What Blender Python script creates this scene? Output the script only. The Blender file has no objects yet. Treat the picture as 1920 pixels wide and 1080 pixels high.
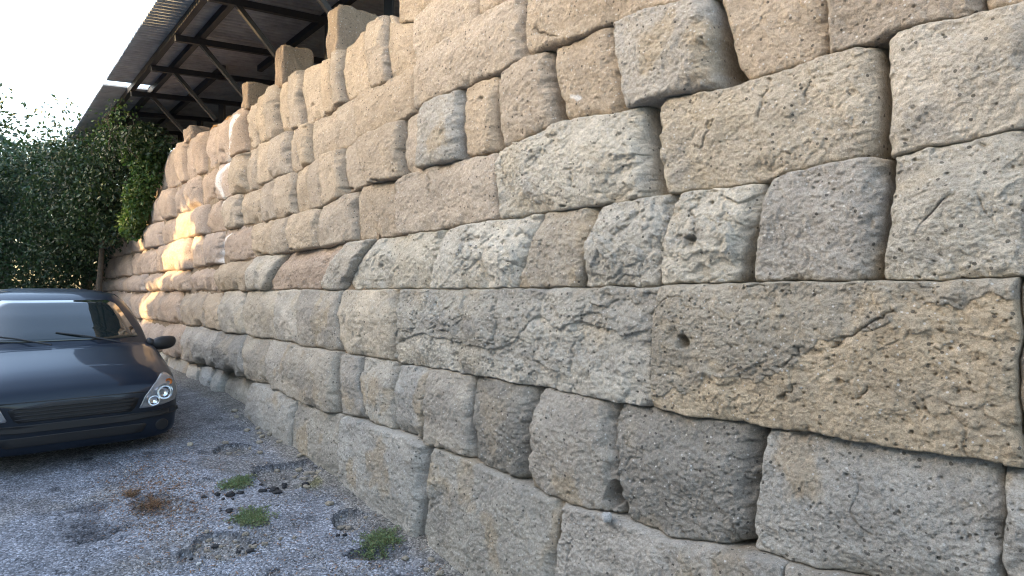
import bpy, bmesh, math, random
import numpy as np
from mathutils import Vector, Matrix
from mathutils.bvhtree import BVHTree

random.seed(7); rng = np.random.default_rng(7)
S = bpy.context.scene
COL = S.collection
R = math.radians

# ------------------------------------------------------------------ camera, sky, sun, exposure
F, CX, HY, EYE = 1165.0, 960.0, 545.0, 1.6            # focal length / principal point of the 1920 wide picture
cam = bpy.data.cameras.new('camera'); camo = bpy.data.objects.new('camera', cam); COL.objects.link(camo)
cam.sensor_width = 36; cam.lens = 36 * F / 1920; cam.clip_start = .05; cam.clip_end = 2000
camo.location = (0, 0, EYE); camo.rotation_euler = (R(90) + math.atan((HY - 540) / F), 0, 0)
S.camera = camo
D = np.array([-1010.0, 1165.0]); D /= np.linalg.norm(D)   # along the wall, away from the camera
N = np.array([-D[1], D[0]])                               # out of the wall face, towards the lane
SUN_EL = R(13)
hz = .92 * N + .39 * D; hz /= np.linalg.norm(hz)
to_sun = Vector((hz[0] * math.cos(SUN_EL), hz[1] * math.cos(SUN_EL), math.sin(SUN_EL)))
w = bpy.data.worlds.new('World'); S.world = w; w.use_nodes = True
nt = w.node_tree; bg = nt.nodes['Background']
sky = nt.nodes.new('ShaderNodeTexSky'); sky.sky_type = 'NISHITA'; sky.sun_disc = False
sky.sun_elevation = SUN_EL; sky.sun_rotation = math.atan2(to_sun.x, to_sun.y)
sky.air_density = 1.0; sky.dust_density = 3.4; sky.ozone_density = .85
nt.links.new(sky.outputs[0], bg.inputs[0]); bg.inputs[1].default_value = .15
sl = bpy.data.lights.new('sun', 'SUN'); sl.energy = 2.0; sl.angle = R(.5); sl.color = (.92, .66, .33)
so = bpy.data.objects.new('sun', sl); COL.objects.link(so)
so.rotation_euler = to_sun.to_track_quat('Z', 'Y').to_euler()
S.view_settings.view_transform = 'Standard'; S.view_settings.look = 'None'
S.view_settings.exposure = 3.02; S.view_settings.gamma = 1; S.view_settings.use_curve_mapping = False
S.render.engine = 'CYCLES'; S.cycles.max_bounces = 6; S.cycles.use_denoising = True; S.cycles.denoising_prefilter = 'ACCURATE'; S.cycles.denoising_input_passes = 'RGB_ALBEDO_NORMAL'
S.cycles.transparent_max_bounces = 8; S.cycles.filter_width = 1.1

# ------------------------------------------------------------------ helpers
def P3(s, c, z):                                          # wall coordinates: along, distance behind the camera plane, height
    s = np.asarray(s, float); c = np.asarray(c, float); z = np.asarray(z, float)
    s, c, z = np.broadcast_arrays(s, c, z)
    return np.stack([s * D[0] - c * N[0], s * D[1] - c * N[1], z], -1)
C0, BAT = 2.2, .12
def px2wall(px, py, off=0.0):                             # where a sight line meets the battered wall plane -> (s, z)
    a = (px - CX) / F; b = (HY - py) / F
    k = -(N[0] * a + N[1])
    Y = (C0 + BAT * EYE - off) / (k - BAT * b)
    return Y * (D[0] * a + D[1]), EYE + b * Y
GS = [-80, -3, 1.0, 3.08, 4.6, 6.73, 9.6, 14, 30, 90]; GZ = [-.45, -.33, -.24, -.13, .04, .22, .33, .40, .5, .7]
def zg(s): return np.interp(s, GS, GZ)
def fall(c): t = np.clip((1.7 - np.asarray(c, float)) / 1.2, 0, 1); return -.10 * t * t * (3 - 2 * t)   # the lane drops a little away from the wall
def px2ground(px, py):
    a = (px - CX) / F; b = (HY - py) / F; Y = 4.0
    for _ in range(40):
        z = float(zg(Y * (D[0] * a + D[1])) + fall(-Y * (N[0] * a + N[1]))); Y = .5 * Y + .5 * (z - EYE) / b
    return np.array([a * Y, Y, EYE + b * Y])
def proj(v): return CX + F * v[..., 0] / np.maximum(v[..., 1], .05), HY - F * (v[..., 2] - EYE) / np.maximum(v[..., 1], .05)
def sc(p): return float(p[0] * D[0] + p[1] * D[1]), float(-(p[0] * N[0] + p[1] * N[1]))

_g = np.stack([np.cos(np.arange(256) * 2 * np.pi / 256), np.sin(np.arange(256) * 2 * np.pi / 256)], -1)
def _h(x, y, k):
    h = (x * 374761393 + y * 668265263 + k * 974634777) & 0xffffffff
    h = ((h ^ (h >> 13)) * 1274126177) & 0xffffffff
    return (h ^ (h >> 16)) & 0xffffffff
def pn(x, y, k=0):
    xi = np.floor(x).astype(np.int64); yi = np.floor(y).astype(np.int64); fx = x - xi; fy = y - yi
    u = fx * fx * fx * (fx * (fx * 6 - 15) + 10); v = fy * fy * fy * (fy * (fy * 6 - 15) + 10)
    def g(a, b):
        q = _g[_h(xi + a, yi + b, k) & 255]; return q[..., 0] * (fx - a) + q[..., 1] * (fy - b)
    n0 = g(0, 0) * (1 - u) + g(1, 0) * u; n1 = g(0, 1) * (1 - u) + g(1, 1) * u
    return (n0 * (1 - v) + n1 * v) * 1.5
def fbm(x, y, o=4, k=0, gain=.5):
    t = 0; a = 1; m = 0
    for i in range(o):
        t = t + a * pn(x * 2 ** i, y * 2 ** i, k + i * 17); m += a; a *= gain
    return t / m
def worley(x, y, k=0):                                    # nearest distance and the id (0..1) of that cell
    xi = np.floor(x).astype(np.int64); yi = np.floor(y).astype(np.int64)
    best = np.full(x.shape, 9.0); bid = np.zeros(x.shape)
    for a in (-1, 0, 1):
        for b in (-1, 0, 1):
            h = _h(xi + a, yi + b, k)
            dx = xi + a + (h & 1023) / 1023 - x; dy = yi + b + ((h >> 10) & 1023) / 1023 - y
            d = np.hypot(dx, dy); m = d < best
            best = np.where(m, d, best); bid = np.where(m, ((h >> 20) & 1023) / 1023, bid)
    return best, bid
def sst(a, b, x): t = np.clip((x - a) / (b - a), 0, 1); return t * t * (3 - 2 * t)

def tag(o, label=None, cat=None, group=None, kind=None):
    if label: o['label'] = label
    if cat: o['category'] = cat
    if group: o['group'] = group
    if kind: o['kind'] = kind
    return o
def empty(name, loc, rz=0):
    o = bpy.data.objects.new(name, None); COL.objects.link(o); o.location = loc; o.rotation_euler = (0, 0, rz); return o
def link(name, me, mat=None, parent=None):
    o = bpy.data.objects.new(name, me); COL.objects.link(o)
    if mat and not me.materials: me.materials.append(mat)
    if parent: o.parent = parent
    return o
def mesh_np(name, v, f, mat=None, parent=None, col=None, smooth=True, origin=None):
    """v (n,3), f (m,3|4); vertices are kept about `origin` (scene coordinates, the parent's place is taken off)"""
    v = np.asarray(v, np.float32); f = np.asarray(f, np.int32)
    if origin is None: origin = np.zeros(3)
    me = bpy.data.meshes.new(name); k = f.shape[1]
    me.vertices.add(len(v)); me.vertices.foreach_set('co', (v - np.asarray(origin, np.float32)).ravel())
    me.loops.add(f.size); me.loops.foreach_set('vertex_index', f.ravel())
    me.polygons.add(len(f)); me.polygons.foreach_set('loop_start', np.arange(0, f.size, k, dtype=np.int32))
    me.polygons.foreach_set('use_smooth', np.full(len(f), smooth))
    me.update(calc_edges=True)
    if col is not None:
        ca = me.color_attributes.new('col', 'FLOAT_COLOR', 'POINT')
        c4 = np.ones((len(v), 4), np.float32); c4[:, :col.shape[1]] = col; ca.data.foreach_set('color', c4.ravel())
    o = link(name, me, mat, parent)
    loc = Vector([float(q) for q in origin])
    o.location = loc - parent.location if parent and parent.rotation_euler.z == 0 else loc
    return o
class MB:
    def __init__(s): s.v = []; s.f = []
    def add(s, v, f):
        b = len(s.v); s.v += [tuple(map(float, q)) for q in v]; s.f += [tuple(b + i for i in q) for q in f]; return s
    def hexa(s, p):                                       # 8 corners: bottom 4 ccw, top 4 ccw
        return s.add(p, [(3, 2, 1, 0), (4, 5, 6, 7), (0, 1, 5, 4), (1, 2, 6, 5), (2, 3, 7, 6), (3, 0, 4, 7)])
    def box(s, x0, x1, y0, y1, z0, z1):
        return s.hexa([(x0, y0, z0), (x1, y0, z0), (x1, y1, z0), (x0, y1, z0), (x0, y0, z1), (x1, y0, z1), (x1, y1, z1), (x0, y1, z1)])
    def bar(s, a, b, w_, h_, up=(0, 0, 1)):
        a = Vector(a); b = Vector(b); t = (b - a).normalized(); x = t.cross(Vector(up)).normalized() * w_ / 2; y = x.cross(t).normalized() * h_ / 2
        return s.hexa([a - x - y, a + x - y, b + x - y, b - x - y, a - x + y, a + x + y, b + x + y, b - x + y])
    def tube(s, pts, r, n=7):
        rings = []; b = len(s.v); k = len(pts)
        for i, p in enumerate(pts):
            t = (Vector(pts[min(i + 1, k - 1)]) - Vector(pts[max(i - 1, 0)])).normalized()
            x = t.orthogonal().normalized(); y = t.cross(x); rr = r[i] if hasattr(r, '__len__') else r
            for j in range(n):
                q = Vector(p) + (x * math.cos(j * 2 * math.pi / n) + y * math.sin(j * 2 * math.pi / n)) * rr
                s.v.append(tuple(q))
        for i in range(k - 1):
            for j in range(n):
                s.f.append((b + i * n + j, b + i * n + (j + 1) % n, b + (i + 1) * n + (j + 1) % n, b + (i + 1) * n + j))
        s.f.append(tuple(b + j for j in range(n))[::-1]); s.f.append(tuple(b + (k - 1) * n + j for j in range(n)))
        return s
    def build(s, name, mat, parent=None, smooth=False, bevel=0):
        me = bpy.data.meshes.new(name); me.from_pydata(s.v, [], s.f); me.update()
        bm = bmesh.new(); bm.from_mesh(me); bmesh.ops.recalc_face_normals(bm, faces=bm.faces)
        if bevel: bmesh.ops.bevel(bm, geom=bm.edges[:], offset=bevel, segments=2, affect='EDGES')
        for q in bm.faces: q.smooth = smooth
        bm.to_mesh(me); bm.free()
        return link(name, me, mat, parent)

# ------------------------------------------------------------------ materials
def mat_new(name):
    m = bpy.data.materials.new(name); m.use_nodes = True; t = m.node_tree
    return m, t, t.nodes['Principled BSDF']
def nd(t, kind, **k):
    n = t.nodes.new(kind)
    for a, b in k.items():
        if a in n.inputs: n.inputs[a].default_value = b
        else: setattr(n, a, b)
    return n
def ramp(t, src, pts):
    r = t.nodes.new('ShaderNodeValToRGB'); e = r.color_ramp.elements
    while len(e) < len(pts): e.new(.5)
    for q, (p, c) in zip(e, pts): q.position = p; q.color = (c, c, c, 1) if not hasattr(c, '__len__') else (*c, 1)
    t.links.new(src, r.inputs[0]); return r.outputs[0]
def mix(t, fac, a, b, mode='MIX'):
    m = t.nodes.new('ShaderNodeMix'); m.data_type = 'RGBA'; m.blend_type = mode
    for i, q in ((0, fac), (6, a), (7, b)):
        if hasattr(q, 'is_linked'): t.links.new(q, m.inputs[i])
        else: m.inputs[i].default_value = q if not hasattr(q, '__len__') else (*q, 1)
    return m.outputs[2]
def simple(name, c, rough=.6, metal=0, noise=0, scale=20, bump=0, **kw):
    m, t, b = mat_new(name); b.inputs['Base Color'].default_value = (*c, 1); b.inputs['Roughness'].default_value = rough; b.inputs['Metallic'].default_value = metal
    for k, v in kw.items(): b.inputs[k].default_value = v
    if noise or bump:
        g = nd(t, 'ShaderNodeNewGeometry'); n = nd(t, 'ShaderNodeTexNoise', Scale=scale, Detail=6.0, Roughness=.65); t.links.new(g.outputs['Position'], n.inputs['Vector'])
        if noise:
            r = ramp(t, n.outputs[0], [(.3, 1 - noise), (.7, 1 + noise)]); t.links.new(mix(t, 1.0, (*c,), r, 'MULTIPLY'), b.inputs['Base Color'])
        if bump:
            bp = nd(t, 'ShaderNodeBump', Strength=bump, Distance=.01); t.links.new(n.outputs[0], bp.inputs['Height']); t.links.new(bp.outputs[0], b.inputs['Normal'])
    return m

def stone_material():
    m, t, b = mat_new('tuff_stone'); L = t.links
    g = nd(t, 'ShaderNodeNewGeometry'); pos = g.outputs['Position']
    at = nd(t, 'ShaderNodeAttribute', attribute_name='col')
    n1 = nd(t, 'ShaderNodeTexNoise', Scale=55.0, Detail=8.0, Roughness=.72); L.new(pos, n1.inputs['Vector'])
    n2 = nd(t, 'ShaderNodeTexNoise', Scale=210.0, Detail=4.0, Roughness=.7); L.new(pos, n2.inputs['Vector'])
    v1 = nd(t, 'ShaderNodeTexVoronoi', Scale=75.0); L.new(pos, v1.inputs['Vector'])
    v2 = nd(t, 'ShaderNodeTexVoronoi', Scale=34.0); L.new(pos, v2.inputs['Vector'])
    n3 = nd(t, 'ShaderNodeTexNoise', Scale=5.0, Detail=4.0, Roughness=.6); L.new(pos, n3.inputs['Vector'])
    c = mix(t, 1.0, at.outputs['Color'], ramp(t, n1.outputs[0], [(.25, .36), (.42, .9), (.55, 1.04), (.75, 1.45)]), 'MULTIPLY')  # stone grain, dark end deepened to stand for tiny shadows between bumps
    c = mix(t, 1.0, c, ramp(t, n2.outputs[0], [(.28, .36), (.42, .9), (.55, 1.05), (.72, 1.38)]), 'MULTIPLY')
    # pale crystals and dark grains set in the tuff
    def specks(vor, keep, rad, colr, inp, amt):
        sep = nd(t, 'ShaderNodeSeparateColor'); L.new(vor.outputs['Color'], sep.inputs[0])
        a = nd(t, 'ShaderNodeMath', operation='LESS_THAN'); L.new(sep.outputs[0], a.inputs[0]); a.inputs[1].default_value = keep
        d = nd(t, 'ShaderNodeMath', operation='LESS_THAN'); L.new(vor.outputs['Distance'], d.inputs[0]); d.inputs[1].default_value = rad
        q = nd(t, 'ShaderNodeMath', operation='MULTIPLY'); L.new(a.outputs[0], q.inputs[0]); L.new(d.outputs[0], q.inputs[1])
        q2 = nd(t, 'ShaderNodeMath', operation='MULTIPLY'); L.new(q.outputs[0], q2.inputs[0]); q2.inputs[1].default_value = amt
        return mix(t, q2.outputs[0], inp, colr)
    c = specks(v1, .07, .32, (.62, .60, .56), c, .8)
    c = specks(v2, .20, .22, (.055, .05, .045), c, .75)
    L.new(c, b.inputs['Base Color']); b.inputs['Roughness'].default_value = .95; b.inputs['Specular IOR Level'].default_value = .15
    ad = nd(t, 'ShaderNodeMath', operation='ADD'); L.new(n1.outputs[0], ad.inputs[0])
    ml = nd(t, 'ShaderNodeMath', operation='MULTIPLY'); L.new(n2.outputs[0], ml.inputs[0]); ml.inputs[1].default_value = .45; L.new(ml.outputs[0], ad.inputs[1])
    bp = nd(t, 'ShaderNodeBump', Strength=1.0, Distance=.013); L.new(ad.outputs[0], bp.inputs['Height']); L.new(bp.outputs[0], b.inputs['Normal'])
    return m
def asphalt_material():
    m, t, b = mat_new('worn_asphalt'); L = t.links
    g = nd(t, 'ShaderNodeNewGeometry'); pos = g.outputs['Position']
    at = nd(t, 'ShaderNodeAttribute', attribute_name='col')
    v = nd(t, 'ShaderNodeTexVoronoi', Scale=88.0); L.new(pos, v.inputs['Vector'])
    n = nd(t, 'ShaderNodeTexNoise', Scale=3.0, Detail=6.0, Roughness=.6); L.new(pos, n.inputs['Vector'])
    n2 = nd(t, 'ShaderNodeTexNoise', Scale=60.0, Detail=5.0, Roughness=.75); L.new(pos, n2.inputs['Vector'])
    sep = nd(t, 'ShaderNodeSeparateColor'); L.new(v.outputs['Color'], sep.inputs[0])
    c = mix(t, 1.0, at.outputs['Color'], ramp(t, sep.outputs[0], [(0, .42), (.45, .85), (.8, 1.25), (1, 2.0)]), 'MULTIPLY')
    c = mix(t, 1.0, c, ramp(t, n.outputs[0], [(.3, .7), (.7, 1.3)]), 'MULTIPLY')
    c = mix(t, 1.0, c, ramp(t, n2.outputs[0], [(.3, .6), (.7, 1.4)]), 'MULTIPLY')
    L.new(c, b.inputs['Base Color']); b.inputs['Roughness'].default_value = .85; b.inputs['Specular IOR Level'].default_value = .3
    iv = nd(t, 'ShaderNodeMath', operation='SUBTRACT'); iv.inputs[0].default_value = 1; L.new(v.outputs['Distance'], iv.inputs[1])
    bp = nd(t, 'ShaderNodeBump', Strength=.9, Distance=.006); L.new(iv.outputs[0], bp.inputs['Height'])
    L.new(bp.outputs[0], b.inputs['Normal'])
    return m
def leaf_material(name, c, tr=.35):
    m, t, b = mat_new(name); L = t.links
    at = nd(t, 'ShaderNodeAttribute', attribute_name='col')
    cc = mix(t, 1.0, (*c,), at.outputs['Color'], 'MULTIPLY')
    L.new(cc, b.inputs['Base Color']); b.inputs['Roughness'].default_value = .5
    tl = nd(t, 'ShaderNodeBsdfTranslucent'); L.new(cc, tl.inputs[0])
    ms = nd(t, 'ShaderNodeMixShader'); ms.inputs[0].default_value = tr
    L.new(b.outputs[0], ms.inputs[1]); L.new(tl.outputs[0], ms.inputs[2]); L.new(ms.outputs[0], t.nodes['Material Output'].inputs[0])
    return m
M_STONE = stone_material(); M_ASPH = asphalt_material()
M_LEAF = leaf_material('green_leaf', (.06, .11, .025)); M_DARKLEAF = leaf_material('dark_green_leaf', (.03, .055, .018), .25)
M_WEED = leaf_material('weed_leaf', (.19, .24, .11), .2); M_DRY = leaf_material('dry_grass', (.26, .15, .08), .1)
M_BARK = simple('bark', (.09, .07, .05), .9, noise=.4, scale=30, bump=.6)
M_SOIL = simple('soil', (.13, .095, .06), .95, noise=.45, scale=14, bump=.8)
M_CORE = simple('wall_core_earth', (.20, .15, .10), .95, noise=.4, scale=20, bump=.6)
M_STEEL = simple('dark_steel', (.013, .013, .015), .6, .1, noise=.3, scale=30)
M_RUSTY = simple('brown_painted_steel', (.035, .031, .028), .6, .1, noise=.35, scale=25)
M_SHEET = simple('weathered_roof_sheet', (.28, .275, .27), .7, .0, noise=.3, scale=4)
M_BITUM = simple('bitumen_lump', (.022, .022, .025), .75, noise=.5, scale=120, bump=.8)
M_GRAVEL = simple('gravel', (.27, .24, .21), .9, noise=.7, scale=60, bump=.4)
M_PLASTER = simple('pale_render', (.55, .5, .43), .9, noise=.15, scale=3, bump=.2)

# ------------------------------------------------------------------ the stone wall
wall = empty('stone_wall', tuple(P3(6, 2.25, 0.2)))
tag(wall, 'ancient high wall of big weathered tan and grey tuff blocks laid in courses', 'wall')

LINES = {  # bed joints traced as (x, y) on the photograph, bottom to top
 1: [(1920,1172),(1680,1108),(1415,1042),(1250,1013),(1150,972),(1050,942),(985,915),(880,868),(800,838),(720,805),(650,780),(600,768),(540,742),(490,722),(440,706),(400,692),(345,678),(300,664),(240,646)],
 2: [(1920,885),(1680,843),(1550,822),(1400,797),(1215,766),(1100,745),(1000,725),(900,706),(800,692),(720,678),(630,660),(560,648),(500,638),(400,620),(340,609),(240,596)],
 3: [(1920,520),(1680,527),(1400,530),(1200,537),(1000,540),(800,542),(600,544),(400,545),(240,546)],
 4: [(1920,235),(1680,287),(1560,303),(1430,335),(1300,357),(1230,365),(1100,385),(930,410),(830,428),(740,440),(665,450),(560,470),(430,490),(380,498),(300,510),(240,517)],
 5: [(1920,-5),(1680,55),(1640,70),(1550,97),(1450,130),(1370,160),(1300,172),(1225,188),(1165,208),(1050,225),(935,280),(850,300),(740,332),(690,345),(650,360),(610,386),(550,402),(500,410),(420,430),(350,446),(300,460),(240,475)],
 6: [(1500,-60),(1340,-8),(1240,12),(1155,40),(1065,78),(985,105),(945,132),(870,165),(800,192),(740,230),(670,262),(600,295),(550,322),(505,338),(455,360),(400,377),(330,402),(240,435)],
 7: [(1200,-140),(1000,-25),(895,35),(830,80),(775,118),(720,150),(640,188),(575,230),(500,262),(450,285),(400,310),(330,345),(240,392)],
 8: [(1000,-160),(895,-90),(800,5),(765,35),(735,40),(722,22),(690,42),(650,82),(612,106),(560,130),(510,160),(470,188),(440,212),(400,232),(350,258),(325,275),(240,340)],
}
CURVE = {}
for k, pts in LINES.items():
    q = np.array([px2wall(x, y) for x, y in pts]); q = q[np.argsort(q[:, 0])]
    CURVE[k] = q
def bed(k, s):
    if k == 0: return zg(s) - .22
    if k == 9: return 4.72 + .05 * pn(np.asarray(s, float) * 1.3, np.zeros_like(s), 3)
    q = CURVE[k]; z = np.interp(s, q[:, 0], q[:, 1])
    fs = sst(4.0, 7.0, np.asarray(s, float))
    return z + fs * .035 * fbm(np.asarray(s, float) * 1.3, np.full_like(s, k * 5.1), 3, 4) + .010 * pn(np.asarray(s, float) * 4.1, np.full_like(s, k * 9.7), 5) + .005 * pn(np.asarray(s, float) * 17, np.full_like(s, k * 9.7), 6)
def bed_px(k, x):
    p = sorted(LINES[k]) if k in LINES else None
    return float(np.interp(x, [a for a, _ in p], [b for _, b in p]))

PAL = {'s': (.43, .352, .266), 'r': (.44, .345, .270), 'p': (.49, .43, .345), 'k': (.51, .465, .385), 'g': (.42, .388, .332), 'b': (.405, .36, .297),
       'd': (.27, .252, .222), 'c': (.36, .322, .262), 'l': (.52, .49, .43), 'G': (.42, .385, .33), 'o': (.42, .25, .12)}
EXPOSED = np.array((.46, .375, .265))
COURSES = {  # left to right: joint, kind of the block on its right, joint ... a joint is x or (x top, x bottom, gap px top, gap px bottom)
 0: [240,'g',300,'g',340,'l',362,'l',386,'l',404,'g',(472,468),'g',(556,552),'g',(640,652),'g',(802,786,7,14),'g',(1050,1040,3,3),'b',(1470,1460),'b',(1830,1820)],
 1: [240,'r',300,'r',(340,338),'b',(402,398),'d',(452,458),'b',498,'b',(541,533),'b',(632,634,3,4),'b',(670,677),'g',(742,732,4,4),'g',(802,784),'b',(881,879,4,6),'d',(1004,974,7,4),'b',(1143,1156,2,6),'d',(1421,1391,10,8),'g',(1870,1880)],
 2: [240,'r',275,'r',335,'s',378,'s',408,'p',452,'p',512,'p',556,'b',(632,630),'p',(743,733,6,3),'k',(1236,1214,4,4),'c',(1905,1915)],
 3: [240,'r',270,'r',300,'r',350,'r',400,'s',(472,460),'p',(532,494),'r',(640,590),'p',(690,634),'k',(748,730),'k',(826,800),'k',(1008,960),'b',(1114,1078,5,3),'k',(1262,1226,4,3),'k',(1434,1390,8,20),'b',(1666,1643,12,7),'k',1930],
 4: [240,'r',290,'r',330,'r',354,'r',380,'r',(413,411),'r',467,'s',511,'s',(543,540),'s',(598,594),'s',(662,658),'s',(737,735),'s',(926,926,5,3),'k',(1214,1226,17,17),'p',(1653,1648,11,14),'p',1960],
 5: [240,'r',265,'r',300,'r',330,'r',360,'r',384,'r',415,'s',445,'s',485,'s',(515,516),'s',551,'s',(578,577),'s',604,'s',(640,644),'s',(674,688),'s',(752,750),'s',(790,783),'G',(869,866,3,6),'s',(937,931,3,8),'s',(1032,1044,6,14),'s',(1156,1164,6,10),'b',(1341,1366,7,26),'s',(1548,1544,4,3),'s',(1830,1850)],
 6: [240,'r',262,'r',280,'r',300,'r',322,'r',345,'r',370,'r',400,'r',430,'s',457,'s',(480,479),'s',505,'s',541,'s',(559,558),'s',577,'s',(660,664),'s',(782,778),'s',(993,989,7,5),'s',(1340,1342),'s',1700],
 7: [262,'r',285,'r',308,'r',330,'r',345,'r',362,'r',380,'r',400,'r',425,'r',457,'s',478,'s',497,'s',518,'s',538,'s',562,'s',600,'s',(622,621),'s',640,'s',(682,684),'s',720,'s',772,'s',(893,894,8,8),'s',1150,'s',1500],
 8: [735,'s',893,'s',1100,'s',1500],
}
OFFS = {(0, 300): -.10, (0, 340): -.07, (0, 362): -.08, (0, 386): -.09, (0, 404): -.15, (0, 472): .03, (0, 240): -.06, (1, 541): .06, (1, 402): .02, (1, 1421): -.015, (1, 881): -.01,
        (5, 1156): .06, (5, 790): .05, (5, 1032): .0, (5, 937): .015, (5, 674): .05, (5, 604): .05, (4, 543): .04, (6, 782): .045, (6, 993): .05, (7, 893): .04, (3, 1434): .02, (3, 1008): -.01, (2, 1236): .02, (5, 1341): -.02}
HOLES = [(1288,640,.033,.09),(1272,628,.03,.02),(1142,621,.012,.03),(1090,604,.014,.02),(960,600,.018,.02),(1300,452,.03,.035),(1275,445,.02,.02),(705,500,.02,.03),(985,660,.01,.02),(672,632,.015,.03),
         (1190,405,.03,.02),(1330,380,.014,.03),(1575,715,.018,.02),(1470,745,.02,.02),(1000,285,.012,.015),(1141,930,.040,.30,1.9),(1300,448,.035,.02,.4),(905,185,.02,.02),(1416,812,.020,.16,1.6),(1372,1032,.045,.10,.35),(1052,386,.025,.05,.25),(1180,905,.01,.02),(620,92,.02,.04),(580,195,.02,.04),(570,240,.02,.03),(535,228,.022,.06,3.2),(597,165,.018,.05,3),(449,292,.028,.07,1.5),(720,122,.014,.06,2.6),(749,285,.014,.06,3.2),(550,370,.014,.07,2.8),(606,362,.014,.06,2.4),(660,392,.010,.05,3),(648,353,.05,.07,.35),(705,338,.03,.04,.4),(482,474,.04,.07,.45),(548,468,.03,.06,.4),(508,411,.035,.05,.3),(905,288,.02,.09,.6),(420,428,.03,.06,.4),(382,300,.03,.05,2.5),(415,285,.02,.05,2.5),(360,330,.03,.05,2.2),(330,352,.03,.05,2.0),(300,405,.03,.05,2),(348,452,.03,.04,.5),(425,698,.05,.08,.5),(500,722,.04,.06,.45),(368,686,.05,.08,.45),(740,322,.012,.05,1.4),(1166,190,.012,.08,2.0)]
CRACKS = [[(1080,300),(1073,320),(1078,352)],[(1438,145),(1432,175),(1425,215),(1420,222)],[(1335,225),(1325,250),(1310,280)],[(1305,375),(1296,400),(1310,425),(1308,455)],[(875,425),(868,460),(872,500)],[(950,330),(940,300)],
          [(925,560),(935,610),(930,650),(925,690)],[(1100,570),(1095,600),(1078,640),(1070,670)],[(1075,660),(1070,700)],[(815,880),(812,930),(802,960)],[(1070,1000),(1065,1040),(1062,1080)],[(1245,400),(1235,450),(1250,480)],
          [(780,580),(778,620)],[(825,590),(815,640)],[(1010,60),(1050,70)],[(690,440),(695,470),(680,500)],[(800,330),(802,360)],[(1680,585),(1640,602),(1620,615),(1590,635),(1565,647)],[(1500,655),(1497,668),(1480,680),(1465,688)],[(1495,722),(1480,735),(1462,750)],
          [(1625,725),(1620,742),(1610,744)],[(760,620),(775,625),(790,600)],[(920,645),(945,655),(968,630)],[(1410,540),(1445,534)],[(1170,300),(1200,290)],[(610,470),(600,500)],[(1000,760),(985,800)]]
CRUSTPOLY = [(1680,585),(1640,602),(1620,615),(1590,635),(1565,647),(1500,655),(1497,668),(1480,680),(1465,690),(1400,700),(1300,720),(1220,740),(1215,530),(1950,500),(1950,560)]
SPALLPOLY = [(735,690),(740,640),(800,625),(870,640),(925,655),(970,640),(985,610),(1010,590),(1060,620),(1085,600),(1110,605),(1150,615),(1175,630),(1220,620),(1215,765)]
STREAK = [[(447,218,5),(441,245,5),(434,275,5),(424,300,6),(414,322,8),(411,345,7),(416,365,5),(420,385,3)],[(424,438,2),(413,455,3),(410,475,4),(410,492,4)],[(1085,183,6),(1072,180,5)]]
def poly_sd(px, py, pts):                                 # inside test by crossing number
    ins = np.zeros(px.shape, bool); k = len(pts)
    for i in range(k):
        x0, y0 = pts[i]; x1, y1 = pts[(i + 1) % k]
        c = ((y0 > py) != (y1 > py)) & (px < (x1 - x0) * (py - y0) / ((y1 - y0) or 1e-9) + x0); ins ^= c
    return ins
def seg_dist(px, py, pts):
    best = np.full(px.shape, 1e9)
    for (x0, y0), (x1, y1) in zip(pts[:-1], pts[1:]):
        dx, dy = x1 - x0, y1 - y0; t = np.clip(((px - x0) * dx + (py - y0) * dy) / (dx * dx + dy * dy), 0, 1)
        best = np.minimum(best, np.hypot(px - x0 - t * dx, py - y0 - t * dy))
    return best

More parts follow.
